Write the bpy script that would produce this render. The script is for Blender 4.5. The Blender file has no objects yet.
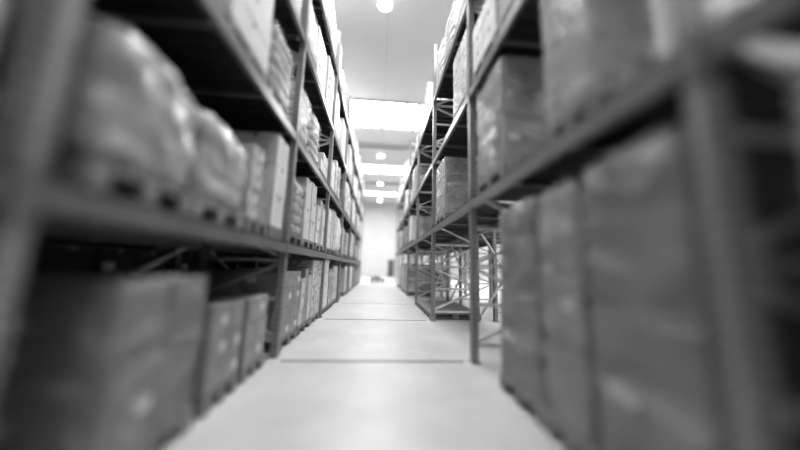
import bpy, bmesh, random, math
from mathutils import Matrix, Vector, noise
random.seed(7)
scene = bpy.context.scene
COL = scene.collection
CEIL = 9.05

# ------------------------------------------------------------------ materials
def nodes(mat):
    mat.use_nodes = True
    nt = mat.node_tree
    return nt, nt.nodes, nt.links

def grey_mat(name, v, rough=0.6, metal=0.0, nscale=6.0, namt=0.15, bump=0.0, bscale=40.0, rnd=0.0, spec=0.5, stretch=None):
    m = bpy.data.materials.new(name)
    nt, n, l = nodes(m)
    b = n['Principled BSDF']
    tc = n.new('ShaderNodeTexCoord')
    vec = tc.outputs['Object']
    if stretch:
        mp = n.new('ShaderNodeMapping'); mp.inputs['Scale'].default_value = stretch
        l.new(vec, mp.inputs['Vector']); vec = mp.outputs['Vector']
    nz = n.new('ShaderNodeTexNoise'); nz.inputs['Scale'].default_value = nscale
    nz.inputs['Detail'].default_value = 5
    l.new(vec, nz.inputs['Vector'])
    mr = n.new('ShaderNodeMapRange')
    mr.inputs['From Min'].default_value = 0.25; mr.inputs['From Max'].default_value = 0.75
    mr.inputs['To Min'].default_value = v*(1-namt); mr.inputs['To Max'].default_value = v*(1+namt)
    l.new(nz.outputs['Fac'], mr.inputs['Value'])
    out = mr.outputs['Result']
    if rnd > 0:
        oi = n.new('ShaderNodeObjectInfo')
        m2 = n.new('ShaderNodeMapRange')
        m2.inputs['To Min'].default_value = 1-rnd; m2.inputs['To Max'].default_value = 1+rnd
        l.new(oi.outputs['Random'], m2.inputs['Value'])
        mu = n.new('ShaderNodeMath'); mu.operation = 'MULTIPLY'
        l.new(out, mu.inputs[0]); l.new(m2.outputs['Result'], mu.inputs[1])
        out = mu.outputs[0]
    cc = n.new('ShaderNodeCombineColor')
    for i in range(3): l.new(out, cc.inputs[i])
    l.new(cc.outputs['Color'], b.inputs['Base Color'])
    b.inputs['Roughness'].default_value = rough
    b.inputs['Metallic'].default_value = metal
    b.inputs['Specular IOR Level'].default_value = spec
    if bump > 0:
        nb = n.new('ShaderNodeTexNoise'); nb.inputs['Scale'].default_value = bscale
        nb.inputs['Detail'].default_value = 4
        l.new(vec, nb.inputs['Vector'])
        bp = n.new('ShaderNodeBump'); bp.inputs['Strength'].default_value = bump
        bp.inputs['Distance'].default_value = 0.02
        l.new(nb.outputs['Fac'], bp.inputs['Height'])
        l.new(bp.outputs['Normal'], b.inputs['Normal'])
    return m

def film_mat():
    m = bpy.data.materials.new('stretch_film')
    nt, n, l = nodes(m)
    b = n['Principled BSDF']; out = n['Material Output']
    b.inputs['Base Color'].default_value = (0.65, 0.65, 0.65, 1)
    b.inputs['Roughness'].default_value = 0.2
    tc = n.new('ShaderNodeTexCoord')
    mp = n.new('ShaderNodeMapping'); mp.inputs['Scale'].default_value = (1.5, 1.5, 4)
    mp.inputs['Rotation'].default_value = (0.5, 0.4, 0)
    l.new(tc.outputs['Object'], mp.inputs['Vector'])
    nz = n.new('ShaderNodeTexNoise'); nz.inputs['Scale'].default_value = 2.0; nz.inputs['Detail'].default_value = 5
    nz.inputs['Distortion'].default_value = .7
    l.new(mp.outputs['Vector'], nz.inputs['Vector'])
    mr = n.new('ShaderNodeMapRange')
    mr.inputs['From Min'].default_value = 0.42; mr.inputs['From Max'].default_value = 0.75
    mr.inputs['To Min'].default_value = 0.12; mr.inputs['To Max'].default_value = 0.6
    l.new(nz.outputs['Fac'], mr.inputs['Value'])
    bp = n.new('ShaderNodeBump'); bp.inputs['Strength'].default_value = 0.9; bp.inputs['Distance'].default_value = 0.06
    l.new(nz.outputs['Fac'], bp.inputs['Height']); l.new(bp.outputs['Normal'], b.inputs['Normal'])
    tr = n.new('ShaderNodeBsdfTransparent'); tr.inputs['Color'].default_value = (0.95, 0.95, 0.95, 1)
    mx = n.new('ShaderNodeMixShader')
    l.new(mr.outputs['Result'], mx.inputs['Fac'])
    l.new(tr.outputs[0], mx.inputs[1]); l.new(b.outputs[0], mx.inputs[2])
    l.new(mx.outputs[0], out.inputs['Surface'])
    return m

def emit_mat(name, s):
    m = bpy.data.materials.new(name)
    nt, n, l = nodes(m)
    b = n['Principled BSDF']
    b.inputs['Base Color'].default_value = (0.9, 0.9, 0.9, 1)
    b.inputs['Emission Color'].default_value = (1, 1, 1, 1)
    b.inputs['Emission Strength'].default_value = s
    return m

M_UP = grey_mat('upright_steel', 0.34, 0.45, 0.2, 3, 0.15)
M_BEAM = grey_mat('beam_paint', 0.18, 0.4, 0.1, 3, 0.15)
M_BRACE = grey_mat('galvanised_brace', 0.68, 0.4, 0.2, 8, 0.2)
M_HOLE = grey_mat('slot_dark', 0.04, 0.9)
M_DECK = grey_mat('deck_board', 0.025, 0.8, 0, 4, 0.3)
M_WOOD = grey_mat('pallet_wood', 0.32, 0.85, 0, 5, 0.35, 0.3, 30, 0.2, stretch=(1, 6, 6))
M_CL = grey_mat('cardboard_light', 0.70, 0.75, 0, 3, 0.12, 0.15, 12, 0.2)
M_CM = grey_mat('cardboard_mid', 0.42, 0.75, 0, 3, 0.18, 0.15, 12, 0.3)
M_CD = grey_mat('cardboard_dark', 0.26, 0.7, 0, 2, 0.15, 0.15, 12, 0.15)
M_CX = grey_mat('cardboard_shade_dark', 0.06, 0.7, 0, 2, 0.3, 0.2, 12, 0.15)  # cardboard with the shade inside the racks put into its colour
M_TAPE = grey_mat('packing_tape', 0.30, 0.25, 0, 3, 0.1)
M_LABEL = grey_mat('paper_label', 0.75, 0.6, 0, 60, 0.1)
M_SACK = grey_mat('woven_sack', 0.5, 0.6, 0, 8, 0.2, 0.5, 25, 0.15)
M_WRAP = grey_mat('shrink_wrap_sheet', 0.46, 0.28, 0, 4, 0.2, 0.5, 9, 0.1)
M_FILM = film_mat()

# ------------------------------------------------------------------ mesh helpers
class MB:
    def __init__(s): s.v=[]; s.f=[]; s.m=[]; s.mats=[]
    def mi(s, mat):
        if mat not in s.mats: s.mats.append(mat)
        return s.mats.index(mat)
    def box(s, x0,x1,y0,y1,z0,z1, mat):
        i=len(s.v)
        s.v += [(x0,y0,z0),(x1,y0,z0),(x1,y1,z0),(x0,y1,z0),(x0,y0,z1),(x1,y0,z1),(x1,y1,z1),(x0,y1,z1)]
        s.f += [(i,i+3,i+2,i+1),(i+4,i+5,i+6,i+7),(i,i+1,i+5,i+4),(i+1,i+2,i+6,i+5),(i+2,i+3,i+7,i+6),(i+3,i,i+4,i+7)]
        s.m += [s.mi(mat)]*6
    def obox(s, c, sz, rotz, mat, M=None):
        hx,hy,hz = sz[0]/2,sz[1]/2,sz[2]/2
        R = M if M else Matrix.Rotation(rotz,3,'Z')
        i=len(s.v)
        for p in [(-hx,-hy,-hz),(hx,-hy,-hz),(hx,hy,-hz),(-hx,hy,-hz),(-hx,-hy,hz),(hx,-hy,hz),(hx,hy,hz),(-hx,hy,hz)]:
            q = R@Vector(p)+Vector(c); s.v.append(tuple(q))
        s.f += [(i,i+3,i+2,i+1),(i+4,i+5,i+6,i+7),(i,i+1,i+5,i+4),(i+1,i+2,i+6,i+5),(i+2,i+3,i+7,i+6),(i+3,i,i+4,i+7)]
        s.m += [s.mi(mat)]*6
    def bar(s, a, b, w, mat):
        a=Vector(a); b=Vector(b); d=b-a
        M = d.to_track_quat('Z','Y').to_matrix()
        s.obox((a+b)/2,(w,w,d.length),0,mat,M)
    def quad(s, pts, mat):
        i=len(s.v); s.v += pts; s.f.append((i,i+1,i+2,i+3)); s.m.append(s.mi(mat))
    def lathe(s, prof, c, mat, seg=24):
        i=len(s.v)
        for r,z in prof:
            for k in range(seg):
                a=2*math.pi*k/seg; s.v.append((c[0]+r*math.cos(a),c[1]+r*math.sin(a),c[2]+z))
        for j in range(len(prof)-1):
            for k in range(seg):
                k2=(k+1)%seg
                s.f.append((i+j*seg+k,i+j*seg+k2,i+(j+1)*seg+k2,i+(j+1)*seg+k)); s.m.append(s.mi(mat))
    def mesh(s, name, bevel=0.0):
        me=bpy.data.meshes.new(name); me.from_pydata(s.v,[],s.f)
        for mt in s.mats: me.materials.append(mt)
        me.polygons.foreach_set('material_index', s.m)
        if bevel>0:
            bm=bmesh.new(); bm.from_mesh(me)
            bmesh.ops.bevel(bm, geom=bm.edges[:], offset=bevel, segments=2, affect='EDGES', profile=0.5)
            bm.to_mesh(me); bm.free()
        me.update(); return me

def obj(name, me, loc=(0,0,0), rotz=0, parent=None):
    o=bpy.data.objects.new(name, me); o.location=loc; o.rotation_euler=(0,0,rotz)
    COL.objects.link(o)
    if parent: o.parent=parent
    return o

def merge(meshes, name):
    bm=bmesh.new(); mats=[]
    for me in meshes:
        remap=[]
        for mt in me.materials:
            if mt not in mats: mats.append(mt)
            remap.append(mats.index(mt))
        n0=len(bm.faces); bm.from_mesh(me); bm.faces.ensure_lookup_table()
        for f in bm.faces[n0:]: f.material_index=remap[f.material_index]
    out=bpy.data.meshes.new(name)
    for mt in mats: out.materials.append(mt)
    bm.to_mesh(out); bm.free()
    for me in meshes: bpy.data.meshes.remove(me)
    return out

# ------------------------------------------------------------------ pallets & loads
PH=0.144
def pallet_parts(mb, lx, ly):
    nb=5
    bw=min(0.13, ly/nb*0.8)
    for k in range(nb):
        yc=-ly/2+bw/2+(ly-bw)*k/(nb-1)
        mb.box(-lx/2,lx/2,yc-bw/2,yc+bw/2,PH-0.022,PH,M_WOOD)
    for xc in (-lx/2+0.07,0,lx/2-0.07):
        mb.box(xc-0.07,xc+0.07,-ly/2,ly/2,PH-0.044,PH-0.022,M_WOOD)
        for yc in (-ly/2+0.05,0,ly/2-0.05):
            mb.box(xc-0.07,xc+0.07,yc-0.05,yc+0.05,0.022,PH-0.044,M_WOOD)
    for yc in (-ly/2+0.05,0,ly/2-0.05):
        mb.box(-lx/2,lx/2,yc-0.05,yc+0.05,0,0.022,M_WOOD)

def film_shell(lx,ly,z0,z1,seed,amp=0.012,tilt=0.0):
    bm=bmesh.new(); bmesh.ops.create_cube(bm,size=1)
    bmesh.ops.subdivide_edges(bm,edges=bm.edges[:],cuts=13,use_grid_fill=True)
    off=Vector((seed*3.1,seed*1.7,0))
    for v in bm.verts:
        p=v.co.copy()
        e=(abs(p.x*2)**8+abs(p.y*2)**8)**(1/8)
        if e>1: p.x/=e; p.y/=e
        t=p.z+.5
        sc=1-.03*max(0,.15-t)/.15-.03*max(0,t-.93)/.07
        q=Vector((p.x*(lx+0.035)*sc,p.y*(ly+0.035)*sc,z0+t*(z1-z0)))
        nn=noise.noise_vector(q*5+off)+.5*noise.noise_vector(q*13+off)
        q+=Vector((nn.x*amp,nn.y*amp,nn.z*amp*0.8))
        if t>.95: q.z+=abs(nn.x)*amp*1.5
        v.co=q
    for f in bm.faces: f.smooth=True
    me=bpy.data.meshes.new('f'); me.materials.append(M_FILM); bm.to_mesh(me); bm.free()
    return me

def soft_box(c,sz,seed,mat,p=4.0,amp=0.02,cuts=7,slope=0.0):
    bm=bmesh.new(); bmesh.ops.create_cube(bm,size=2)
    bmesh.ops.subdivide_edges(bm,edges=bm.edges[:],cuts=cuts,use_grid_fill=True)
    for v in bm.verts:
        q=v.co
        e=(abs(q.x)**p+abs(q.y)**p+abs(q.z)**p)**(1/p)
        q=q/e
        w=Vector((q.x*sz[0]/2,q.y*sz[1]/2,q.z*sz[2]/2))
        if slope:
            t=(q.z+1)/2
            w.z-=slope*t*max(0,q.y+.1)*.5
        nn=noise.noise_vector(w*6+Vector((seed,seed*2,0)))+.6*noise.noise_vector(w*15+Vector((seed,0,3)))
        v.co=Vector(c)+w+nn*amp
    for f in bm.faces: f.smooth=True
    me=bpy.data.meshes.new('s'); me.materials.append(mat); bm.to_mesh(me); bm.free()
    return me

def load_mesh(kind, lx, ly, h, nx, ny, nz, mat, seed, drop=0.0, wrap=False, slope=False, irr=False, gap=.010):
    rg=random.Random(seed)
    pm=MB(); pallet_parts(pm, min(lx,1.2), ly)
    parts=[pm.mesh('p')]
    g=h-PH
    if kind=='cartons':
        cb=MB(); det=MB()
        bx,by=lx/nx,ly/ny
        for i in range(nx):
            for j in range(ny):
                if irr:
                    cz=rg.choice([nz-1,nz,nz+1]); gh=g*rg.uniform(.72,1.0); m_=rg.choice([mat,mat,M_CL,M_CM])
                else: cz=nz; gh=g; m_=mat
                bz=gh/cz
                for k in range(cz):
                    if k==cz-1 and rg.random()<drop: continue
                    jx=.02 if irr else gap
                    x0=-lx/2+i*bx+rg.uniform(.001,jx); x1=-lx/2+(i+1)*bx-rg.uniform(.001,jx)
                    y0=-ly/2+j*by+rg.uniform(.002,jx); y1=-ly/2+(j+1)*by-rg.uniform(.002,jx)
                    z0=PH+k*bz+0.0006; z1=PH+(k+1)*bz-0.003
                    cb.box(x0,x1,y0,y1,z0,z1,m_)
                    e=0.0015
                    yc=(y0+y1)/2; xc=(x0+x1)/2; zc=(z0+z1)/2
                    tw=0.025
                    for (xe,s) in ((x0-e,-1),(x1+e,1)):
                        if (s<0 and i==0) or (s>0 and i==nx-1):
                            det.quad([(xe,yc-tw,z1-.06),(xe,yc+tw,z1-.06),(xe,yc+tw,z1-.006),(xe,yc-tw,z1-.006)],M_TAPE)
                            if rg.random()<0.5:
                                ly0=y0+(y1-y0)*.58
                                det.quad([(xe,ly0,zc-.05),(xe,ly0+.3*(y1-y0),zc-.05),(xe,ly0+.3*(y1-y0),zc+.03),(xe,ly0,zc+.03)],M_LABEL)
                    if j==0:
                        ye=y0-e
                        det.quad([(xc-tw,ye,z1-.06),(xc+tw,ye,z1-.06),(xc+tw,ye,z1-.006),(xc-tw,ye,z1-.006)],M_TAPE)
                        if rg.random()<0.4:
                            det.quad([(x0+.06,ye,zc-.04),(x0+.18,ye,zc-.04),(x0+.18,ye,zc+.04),(x0+.06,ye,zc+.04)],M_LABEL)
                    det.quad([(x0+.006,yc-tw,z1+e),(x1-.006,yc-tw,z1+e),(x1-.006,yc+tw,z1+e),(x0+.006,yc+tw,z1+e)],M_TAPE)
        parts.append(cb.mesh('c',0.007 if gap<=.01 else .018)); parts.append(det.mesh('d'))
    elif kind=='sacks':
        bz=g/nz
        for k in range(nz):
            for i in range(nx):
                for j in range(ny):
                    if k==nz-1 and rg.random()<drop: continue
                    parts.append(soft_box((-lx/2+(i+.5)*lx/nx,-ly/2+(j+.5)*ly/ny,PH+(k+.5)*bz),
                                 (lx/nx*1.02,ly/ny*1.02,bz*1.12),seed+i+j*3+k*7,mat,3.2,0.015))
    elif kind=='bale':
        parts.append(soft_box((0,0,PH+g/2),(lx,ly,g),seed,mat,10,0.034,17,.22 if slope else 0))
    if wrap and not slope:
        parts.append(film_shell(lx,ly,PH*0.5,h+0.005,seed,0.018))
    me=merge(parts,'load_mesh')
    return me

V={}
def addv(key,name,*a,**k): V[key]=(name,load_mesh(*a,**k),a[3])
LX=1.14
addv('cl1','carton_pallet_load','cartons',LX,.80,1.15,2,2,3,M_CL,1,drop=.2)
addv('cl2','carton_pallet_load','cartons',LX,.78,.85,3,2,3,M_CL,2,drop=.3)
addv('cl3','carton_pallet_load','cartons',LX,.76,1.30,2,1,4,M_CL,3)
addv('cl4','carton_pallet_load','cartons',LX,.80,.62,3,3,2,M_CL,4,drop=.3)
addv('ci1','carton_pallet_load','cartons',LX,.80,1.30,2,2,3,M_CL,31,irr=True)
addv('ci2','carton_pallet_load','cartons',LX,.78,1.10,2,3,3,M_CL,32,irr=True)
addv('ci3','carton_pallet_load','cartons',LX,.80,1.25,3,2,4,M_CM,33,irr=True)
addv('cm1','carton_pallet_load','cartons',LX,.80,1.05,2,2,4,M_CM,5,drop=.2)
addv('cm2','carton_pallet_load','cartons',LX,.78,1.28,3,2,3,M_CM,6)
addv('w1','wrapped_carton_pallet','cartons',LX,.78,1.25,2,2,4,M_CL,7,wrap=True)
addv('w2','wrapped_carton_pallet','cartons',LX,.78,1.05,2,2,3,M_CM,8,wrap=True)
addv('w3','wrapped_carton_pallet','cartons',LX,.78,1.32,2,1,3,M_CM,9,wrap=True)
addv('sk','sack_pallet_load','sacks',LX,.78,.95,2,1,5,M_SACK,10,wrap=True)
addv('bl','wrapped_bale_pallet','bale',LX,.76,.9,1,1,1,M_CL,11,wrap=True)
addv('bl2','wrapped_bale_pallet','bale',LX,.76,1.2,1,1,1,M_CL,34,slope=True)
addv('tall1','wrapped_carton_pallet','cartons',LX,.73,1.78,2,1,2,M_CD,12,wrap=True,gap=.03)
addv('tall2','wrapped_carton_pallet','cartons',LX,.47,1.76,3,1,3,M_CM,13,wrap=True,gap=.03)
addv('tall3','wrapped_carton_pallet','cartons',LX,.64,1.80,2,1,2,M_CD,14,wrap=True,gap=.03)
addv('tallA','wrapped_carton_pallet','cartons',LX,.80,1.42,2,1,2,M_CM,15,wrap=True)
addv('tallB','wrapped_carton_pallet','cartons',.45,.50,1.40,1,1,1,M_CM,16,wrap=True)
addv('near1','wrapped_bale_pallet','bale',LX,.68,.88,1,1,1,M_WRAP,17,slope=True)
addv('near2','wrapped_bale_pallet','bale',LX,.66,.84,1,1,1,M_WRAP,18,slope=True)
addv('near3','carton_pallet_load','cartons',LX,.50,.90,3,2,4,M_CL,19,irr=True)
addv('near4','carton_pallet_load','cartons',LX,.40,1.28,2,1,3,M_CL,20)
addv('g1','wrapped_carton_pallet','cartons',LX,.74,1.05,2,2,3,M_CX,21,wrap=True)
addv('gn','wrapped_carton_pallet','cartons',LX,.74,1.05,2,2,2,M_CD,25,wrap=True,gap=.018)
addv('dark_filler','carton_pallet_load','cartons',LX,.82,1.28,2,2,3,M_CX,24)  # added dark filler, covers the bright wall behind the shelf gaps
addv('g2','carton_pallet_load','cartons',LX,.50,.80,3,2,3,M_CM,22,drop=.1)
addv('low','carton_pallet_load','cartons',1.0,.8,.5,3,2,2,M_CD,23,drop=.4)
pm=MB(); pallet_parts(pm,1.2,.8); V['pal']=('empty_pallet',pm.mesh('empty_pallet'),PH)

def put(key,x,y,z,rot=0.0):
    name,me,h=V[key]
    return obj(name,me,(x,y,z+0.001),rot)

# ------------------------------------------------------------------ racks
def rack_mesh(sgn, posts, levels, H, depth=1.1, spine=()):
    mb=MB(); W=.10; D=.08
    def bx(xa,xb,*r):
        a,b=sorted((xa*sgn,xb*sgn)); mb.box(a,b,*r)
    for y in posts:
        for xo,face in ((0,-1),(depth-D,1)):
            if face<0:
                bx(xo,xo+.006,y-W/2,y+W/2,.01,H,M_UP)
            else:
                bx(xo+D-.006,xo+D,y-W/2,y+W/2,.01,H,M_UP)
            bx(xo,xo+D,y-W/2,y-W/2+.006,.01,H,M_UP)
            bx(xo,xo+D,y+W/2-.006,y+W/2,.01,H,M_UP)
            bx(xo-.02,xo+D+.02,y-.08,y+.08,0,.012,M_UP)
        z=.12
        while z<H-.1:
            for yy in (y-.026,y+.026):
                xe=-.0015*sgn
                mb.quad([(xe,yy-.006,z),(xe,yy+.006,z),(xe,yy+.005,z+.026),(xe,yy-.005,z+.026)],M_HOLE)
            for q in (.03,.055):
                ye=y-W/2-.0015
                mb.quad([(q*sgn-.005,ye,z),(q*sgn+.005,ye,z),(q*sgn+.005,ye,z+.024),(q*sgn-.005,ye,z+.024)],M_HOLE)
            z+=.065
        z=.2; st=.5; k=0
        xa=(D*.6)*sgn; xb=(depth-D*.6)*sgn
        while z+st<H:
            mb.bar((xa,y,z),(xb,y,z),.045,M_BRACE)
            if k%2==0: mb.bar((xa,y+.012,z+.03),(xb,y+.012,z+st-.03),.042,M_BRACE)
            else: mb.bar((xb,y+.012,z+.03),(xa,y+.012,z+st-.03),.042,M_BRACE)
            z+=st; k+=1
        mb.bar((xa,y,z),(xb,y,z),.045,M_BRACE)
    for a,b in zip(posts[:-1],posts[1:]):
        ya=a+W/2; yb=b-W/2
        for L in levels:
            for xo in (0.0,depth-.05):
                bx(xo,xo+.05,ya+.004,yb-.004,L-.14,L-.022,M_BEAM)
                fx=-.005 if xo==0 else .052
                for yy in (a,b):
                    bx(xo+fx-.002,xo+fx+.004,yy-.045 if yy==b else yy+.0,(yy if yy==b else yy+.045),L-.2,L+.02,M_BEAM)
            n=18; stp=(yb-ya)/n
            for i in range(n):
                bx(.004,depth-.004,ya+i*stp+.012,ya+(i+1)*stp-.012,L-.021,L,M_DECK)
            for t in (.33,.66):
                yc=ya+(yb-ya)*t
                bx(.05,depth-.05,yc-.02,yc+.02,L-.07,L-.022,M_BEAM)
    for i in spine:
        a,b=posts[i],posts[i+1]; xs=(depth+.02)*sgn
        zs=[.15]+levels+[H-.1]
        for z0,z1 in zip(zs[:-1],zs[1:]):
            mb.bar((xs,a,z0),(xs,b,z1),.04,M_BRACE); mb.bar((xs+.042*sgn,b,z0),(xs+.042*sgn,a,z1),.04,M_BRACE)
    return mb.mesh('rack')

LP=[-4.4,-1.7,1.02,3.8,6.5,9.2,11.9,14.6,17.3,20.0]
RP=[-4.5,-1.8,.9,3.6,6.3,9.0,11.7,14.4,17.1,19.8]
LL=[1.45,3.0,4.55,6.1]
RL=[2.1,3.75,5.4]
FX=1.22
obj('pallet_rack',rack_mesh(-1,LP,LL,7.2,spine=(2,3)),(-FX,0,0))
obj('pallet_rack',rack_mesh(1,RP,RL,6.9,spine=(3,4,5)),(FX,0,0))
obj('pallet_rack',rack_mesh(-1,LP,LL,7.2),(-FX-1.1-.25,0,0))
obj('pallet_rack',rack_mesh(1,RP[4:],RL,6.9),(FX+1.1+.35,0,0))
LC=-(FX+.04+LX/2); RC=FX+.04+LX/2

light=['cl1','cl2','ci1','ci2','cl4','w1','bl','ci3','cl3','sk','bl2','w1']
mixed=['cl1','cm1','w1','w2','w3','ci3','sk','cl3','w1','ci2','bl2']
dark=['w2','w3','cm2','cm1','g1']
rg=random.Random(11)
def fill(xc,posts,bays,level,choices,skip):
    for b in bays:
        a,c=posts[b],posts[b+1]; m=(a+c)/2
        for o in (-.85,0,.85):
            if rg.random()<skip: continue
            k=rg.choice(choices)
            put(k,xc+rg.uniform(-.03,.015),m+o,level,rg.choice((0,math.pi))+rg.uniform(-.02,.02))
nb=len(LP)-1
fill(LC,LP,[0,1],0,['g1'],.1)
put('cm1',LC,4.35,0); put('ci2',LC,5.2,0); put('w1',LC,6.02,0)
fill(LC,LP,range(4,nb),0,mixed,.06)
fill(LC,LP,[0,1],LL[0],light,.1); fill(LC,LP,range(3,nb),LL[0],light,.05)
for L in LL[1:]:
    fill(LC,LP,range(0,nb),L,light,.08)
put('near1',LC,1.56,LL[0],.03); put('near2',LC,2.29,LL[0],-.03); put('near3',LC,2.94,LL[0],.0); put('near4',LC,3.46,LL[0],0)
put('gn',LC,1.86,0); put('g2',LC,2.60,0); put('g2',LC,3.2,0,math.pi)
BLC=LC-1.35
fill(BLC,LP,range(0,nb),0,['dark_filler'],0)
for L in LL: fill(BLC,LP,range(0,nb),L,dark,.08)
# right front row
put('tall3',RC,.40,0); put('tall1',RC,-.35,0); put('tall1',RC,-1.2,0)
fill(RC,RP,[0],0,['tall1','tall3'],0)
put('tall1',RC,2.5,0); put('tall2',RC,1.88,0,math.pi); put('tall3',RC,1.30,0)
put('tallA',RC,3.03,RL[0]); put('tallB',RC-.33,1.68,RL[0])
put('w3',RC,5.65,RL[0],.02)
fill(RC,RP,range(5,nb),RL[0],mixed,.6)
fill(RC,RP,range(6,nb),0,mixed,.4)
fill(RC,RP,[0,1,2],RL[1],light,.12); put('w1',RC,4.2,RL[1]); fill(RC,RP,range(5,nb),RL[1],light,.5)
fill(RC,RP,range(0,4),RL[2],light,.12); fill(RC,RP,range(4,nb),RL[2],light,.4)
for k in range(3): put('pal',RC,6.85+.85*k,0)
BRC=RC+1.45
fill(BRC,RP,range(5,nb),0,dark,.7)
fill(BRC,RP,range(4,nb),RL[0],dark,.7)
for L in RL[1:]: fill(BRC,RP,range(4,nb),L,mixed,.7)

# ------------------------------------------------------------------ room
XL,XR,Y0,Y1=-9.0,11.0,-6.0,34.0
M_FLOOR=bpy.data.materials.new('polished_concrete')
nt,n,l=nodes(M_FLOOR); b=n['Principled BSDF']
tc=n.new('ShaderNodeTexCoord')
n1=n.new('ShaderNodeTexNoise'); n1.inputs['Scale'].default_value=.9; n1.inputs['Detail'].default_value=8; n1.inputs['Roughness'].default_value=.65
l.new(tc.outputs['Object'],n1.inputs['Vector'])
mr=n.new('ShaderNodeMapRange'); mr.inputs['From Min'].default_value=.3; mr.inputs['From Max'].default_value=.7
mr.inputs['To Min'].default_value=.45; mr.inputs['To Max'].default_value=.62
l.new(n1.outputs['Fac'],mr.inputs['Value'])
cc=n.new('ShaderNodeCombineColor')
for i in range(3): l.new(mr.outputs[0],cc.inputs[i])
l.new(cc.outputs[0],b.inputs['Base Color'])
m3=n.new('ShaderNodeMapRange'); m3.inputs['To Min'].default_value=.28; m3.inputs['To Max'].default_value=.52
l.new(n1.outputs['Fac'],m3.inputs['Value']); l.new(m3.outputs[0],b.inputs['Roughness'])
M_JOINT=grey_mat('joint_sealant',.10,.8)
M_WALL=grey_mat('wall_panel',.50,.6,0,1.0,.04)
M_CEIL=grey_mat('ceiling_panel',.55,.6,0,.8,.04)
M_STEEL=grey_mat('roof_steel',.45,.5,.0,2,.08)
M_DOOR=grey_mat('door_paint',.08,.5)
M_SKY=emit_mat('skylight_diffuser',4.0)
M_LAMP=emit_mat('lamp_lens',40.0)
M_LAMPB=emit_mat('lamp_acrylic_reflector',8.0)

mb=MB(); mb.box(XL,XR,Y0,Y1,-.1,0,M_FLOOR)
for y,hw in ((3.62,.026),(6.32,.024),(9.0,.015),(14.4,.015),(19.8,.015),(-1.8,.015),(26,.015)):
    mb.box(-FX+.1,FX-.1,y-hw,y+hw,-.001,.0015,M_JOINT)
obj('floor',mb.mesh('floor'))
SK=[(-3.6,-2.2,XR),(4.0,6.2,4.6),(12.2,14.8,XR),(20.6,22.6,XR),(28.4,30.0,XR)]
mb=MB(); y=Y0
for a,c,xr in SK:
    mb.box(XL,XR,y,a,CEIL,CEIL+.12,M_CEIL); y=c
    if xr<XR: mb.box(xr,XR,a,c,CEIL,CEIL+.12,M_CEIL)
mb.box(XL,XR,y,Y1,CEIL,CEIL+.12,M_CEIL)
for x in range(-8,11,2):
    for (a,c) in zip([Y0]+[s[1] for s in SK],[s[0] for s in SK]+[Y1]):
        mb.box(x-.01,x+.01,a,c,CEIL-.004,CEIL,M_STEEL)
obj('ceiling',mb.mesh('ceiling'))
for i,(a,c,xr) in enumerate(SK):
    mb=MB()
    mb.box(XL,xr,a,c,CEIL+.10,CEIL+.12,M_SKY)
    x=XL+.5
    while x<xr:
        mb.box(x-.06,x+.06,a,c,CEIL-.03,CEIL+.07,M_UP); x+=.6
    mb.box(XL,xr,a-.05,a+.03,CEIL-.05,CEIL+.07,M_UP)
    mb.box(XL,xr,c-.03,c+.05,CEIL-.05,CEIL+.07,M_UP)
    obj('window_%d'%(i+1),mb.mesh('skylight'))
    ld=bpy.data.lights.new('skylight_daylight','AREA'); ld.shape='RECTANGLE'
    ld.size=xr-XL-.4; ld.size_y=c-a-.1; ld.energy=(10.5 if i==4 else 20.5)*math.pi*ld.size*ld.size_y*.9
    lo=bpy.data.objects.new('skylight_daylight',ld); lo.location=((XL+xr)/2,(a+c)/2,CEIL+.09); COL.objects.link(lo)
for i,y in enumerate((1.0,17.2,25.2)):
    mb=MB(); mb.box(XL,XR,y-.08,y+.08,CEIL-.22,CEIL-.20,M_STEEL); mb.box(XL,XR,y-.012,y+.012,CEIL-.20,CEIL-.02,M_STEEL); mb.box(XL,XR,y-.08,y+.08,CEIL-.02,CEIL,M_STEEL)
    obj('roof_beam',mb.mesh('roof_beam'))
def wall(name,*d):
    mb=MB(); mb.box(*d,M_WALL)
    x0,x1,y0,y1,z0,z1=d
    if x1-x0>y1-y0:
        x=x0+1
        while x<x1:
            yy=y0 if y0>0 else y1
            mb.box(x-.01,x+.01,yy-.004,yy+.004,z0,z1,M_STEEL); x+=1.2
    obj(name,mb.mesh(name))
wall('wall_back',XL,XR,Y1,Y1+.2,0,CEIL)
wall('wall_front',XL,XR,Y0-.2,Y0,0,CEIL)
wall('wall_left',XL-.2,XL,Y0,Y1,0,CEIL)
wall('wall_right',XR,XR+.2,Y0,Y1,0,CEIL)
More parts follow.
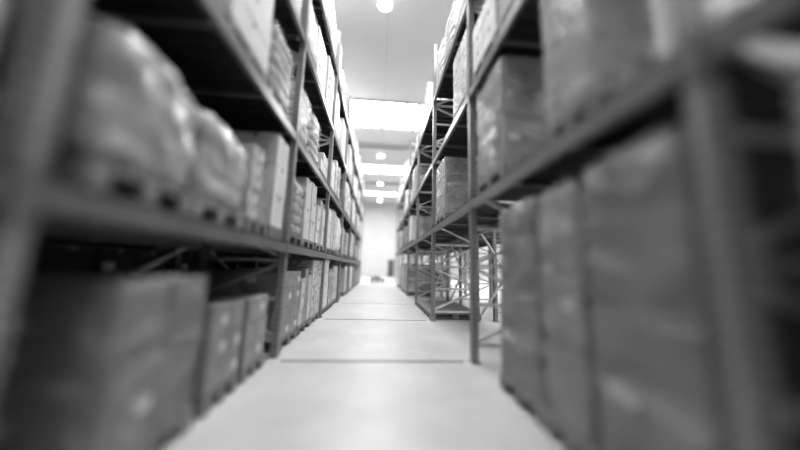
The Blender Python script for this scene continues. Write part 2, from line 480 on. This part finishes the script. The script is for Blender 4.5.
mb=MB(); mb.box(1.2,1.95,Y1-.04,Y1-.006,0,2.05,M_DOOR); mb.box(1.12,1.2,Y1-.06,Y1-.006,0,2.13,M_STEEL); mb.box(1.95,2.03,Y1-.06,Y1-.006,0,2.13,M_STEEL); mb.box(1.2,1.95,Y1-.06,Y1-.006,2.05,2.13,M_STEEL)
mb.box(1.27,1.3,Y1-.08,Y1-.04,1.0,1.12,M_STEEL)
obj('door_1',mb.mesh('door'))
# low-profile high-bay lamps
lm=MB()
lm.lathe([(.05,.2),(.05,.10),(.16,.09),(.18,.03)],(0,0,0),M_UP)
lm.lathe([(.18,.03),(.22,.0),(.21,-.02)],(0,0,0),M_LAMPB)
lm.lathe([(.21,-.02),(.12,-.035),(.001,-.04)],(0,0,0),M_LAMP)
lme=lm.mesh('lamp')
for p in lme.polygons: p.use_smooth=True
for x in (-.1,-6.2,6.0):
    for y in (-1,7.1,18.4,25.0,31.5):
        if x!=-.1 and y<8: continue
        obj('high_bay_lamp',lme,(x,y,CEIL-.2))
put('low',.0,21.0,0,.1)

# ------------------------------------------------------------------ world / camera
w=bpy.data.worlds.new('world'); scene.world=w; w.use_nodes=True
w.node_tree.nodes['Background'].inputs[0].default_value=(.8,.8,.8,1)
w.node_tree.nodes['Background'].inputs[1].default_value=.5
F=275.0
cam=bpy.data.cameras.new('camera'); cam.sensor_width=36; cam.lens=F/800*36
co=bpy.data.objects.new('camera',cam); COL.objects.link(co)
Yc=Vector((-22,-42,-F)).normalized()
Zc=Vector((43,1585,-F)); Zc=(Zc-Zc.dot(Yc)*Yc).normalized()
Xc=Yc.cross(Zc)
R=Matrix((Xc,Yc,Zc)).to_4x4()
co.matrix_world=Matrix.Translation((0,0,1.15))@R
cam.clip_start=.02
cam.dof.use_dof=True; cam.dof.focus_distance=6.3; cam.dof.aperture_fstop=cam.lens/128.0
scene.camera=co
scene.view_settings.view_transform='Standard'
try: scene.view_settings.look='Medium High Contrast'
except Exception as e: print('LOOK', e)
scene.view_settings.exposure=0
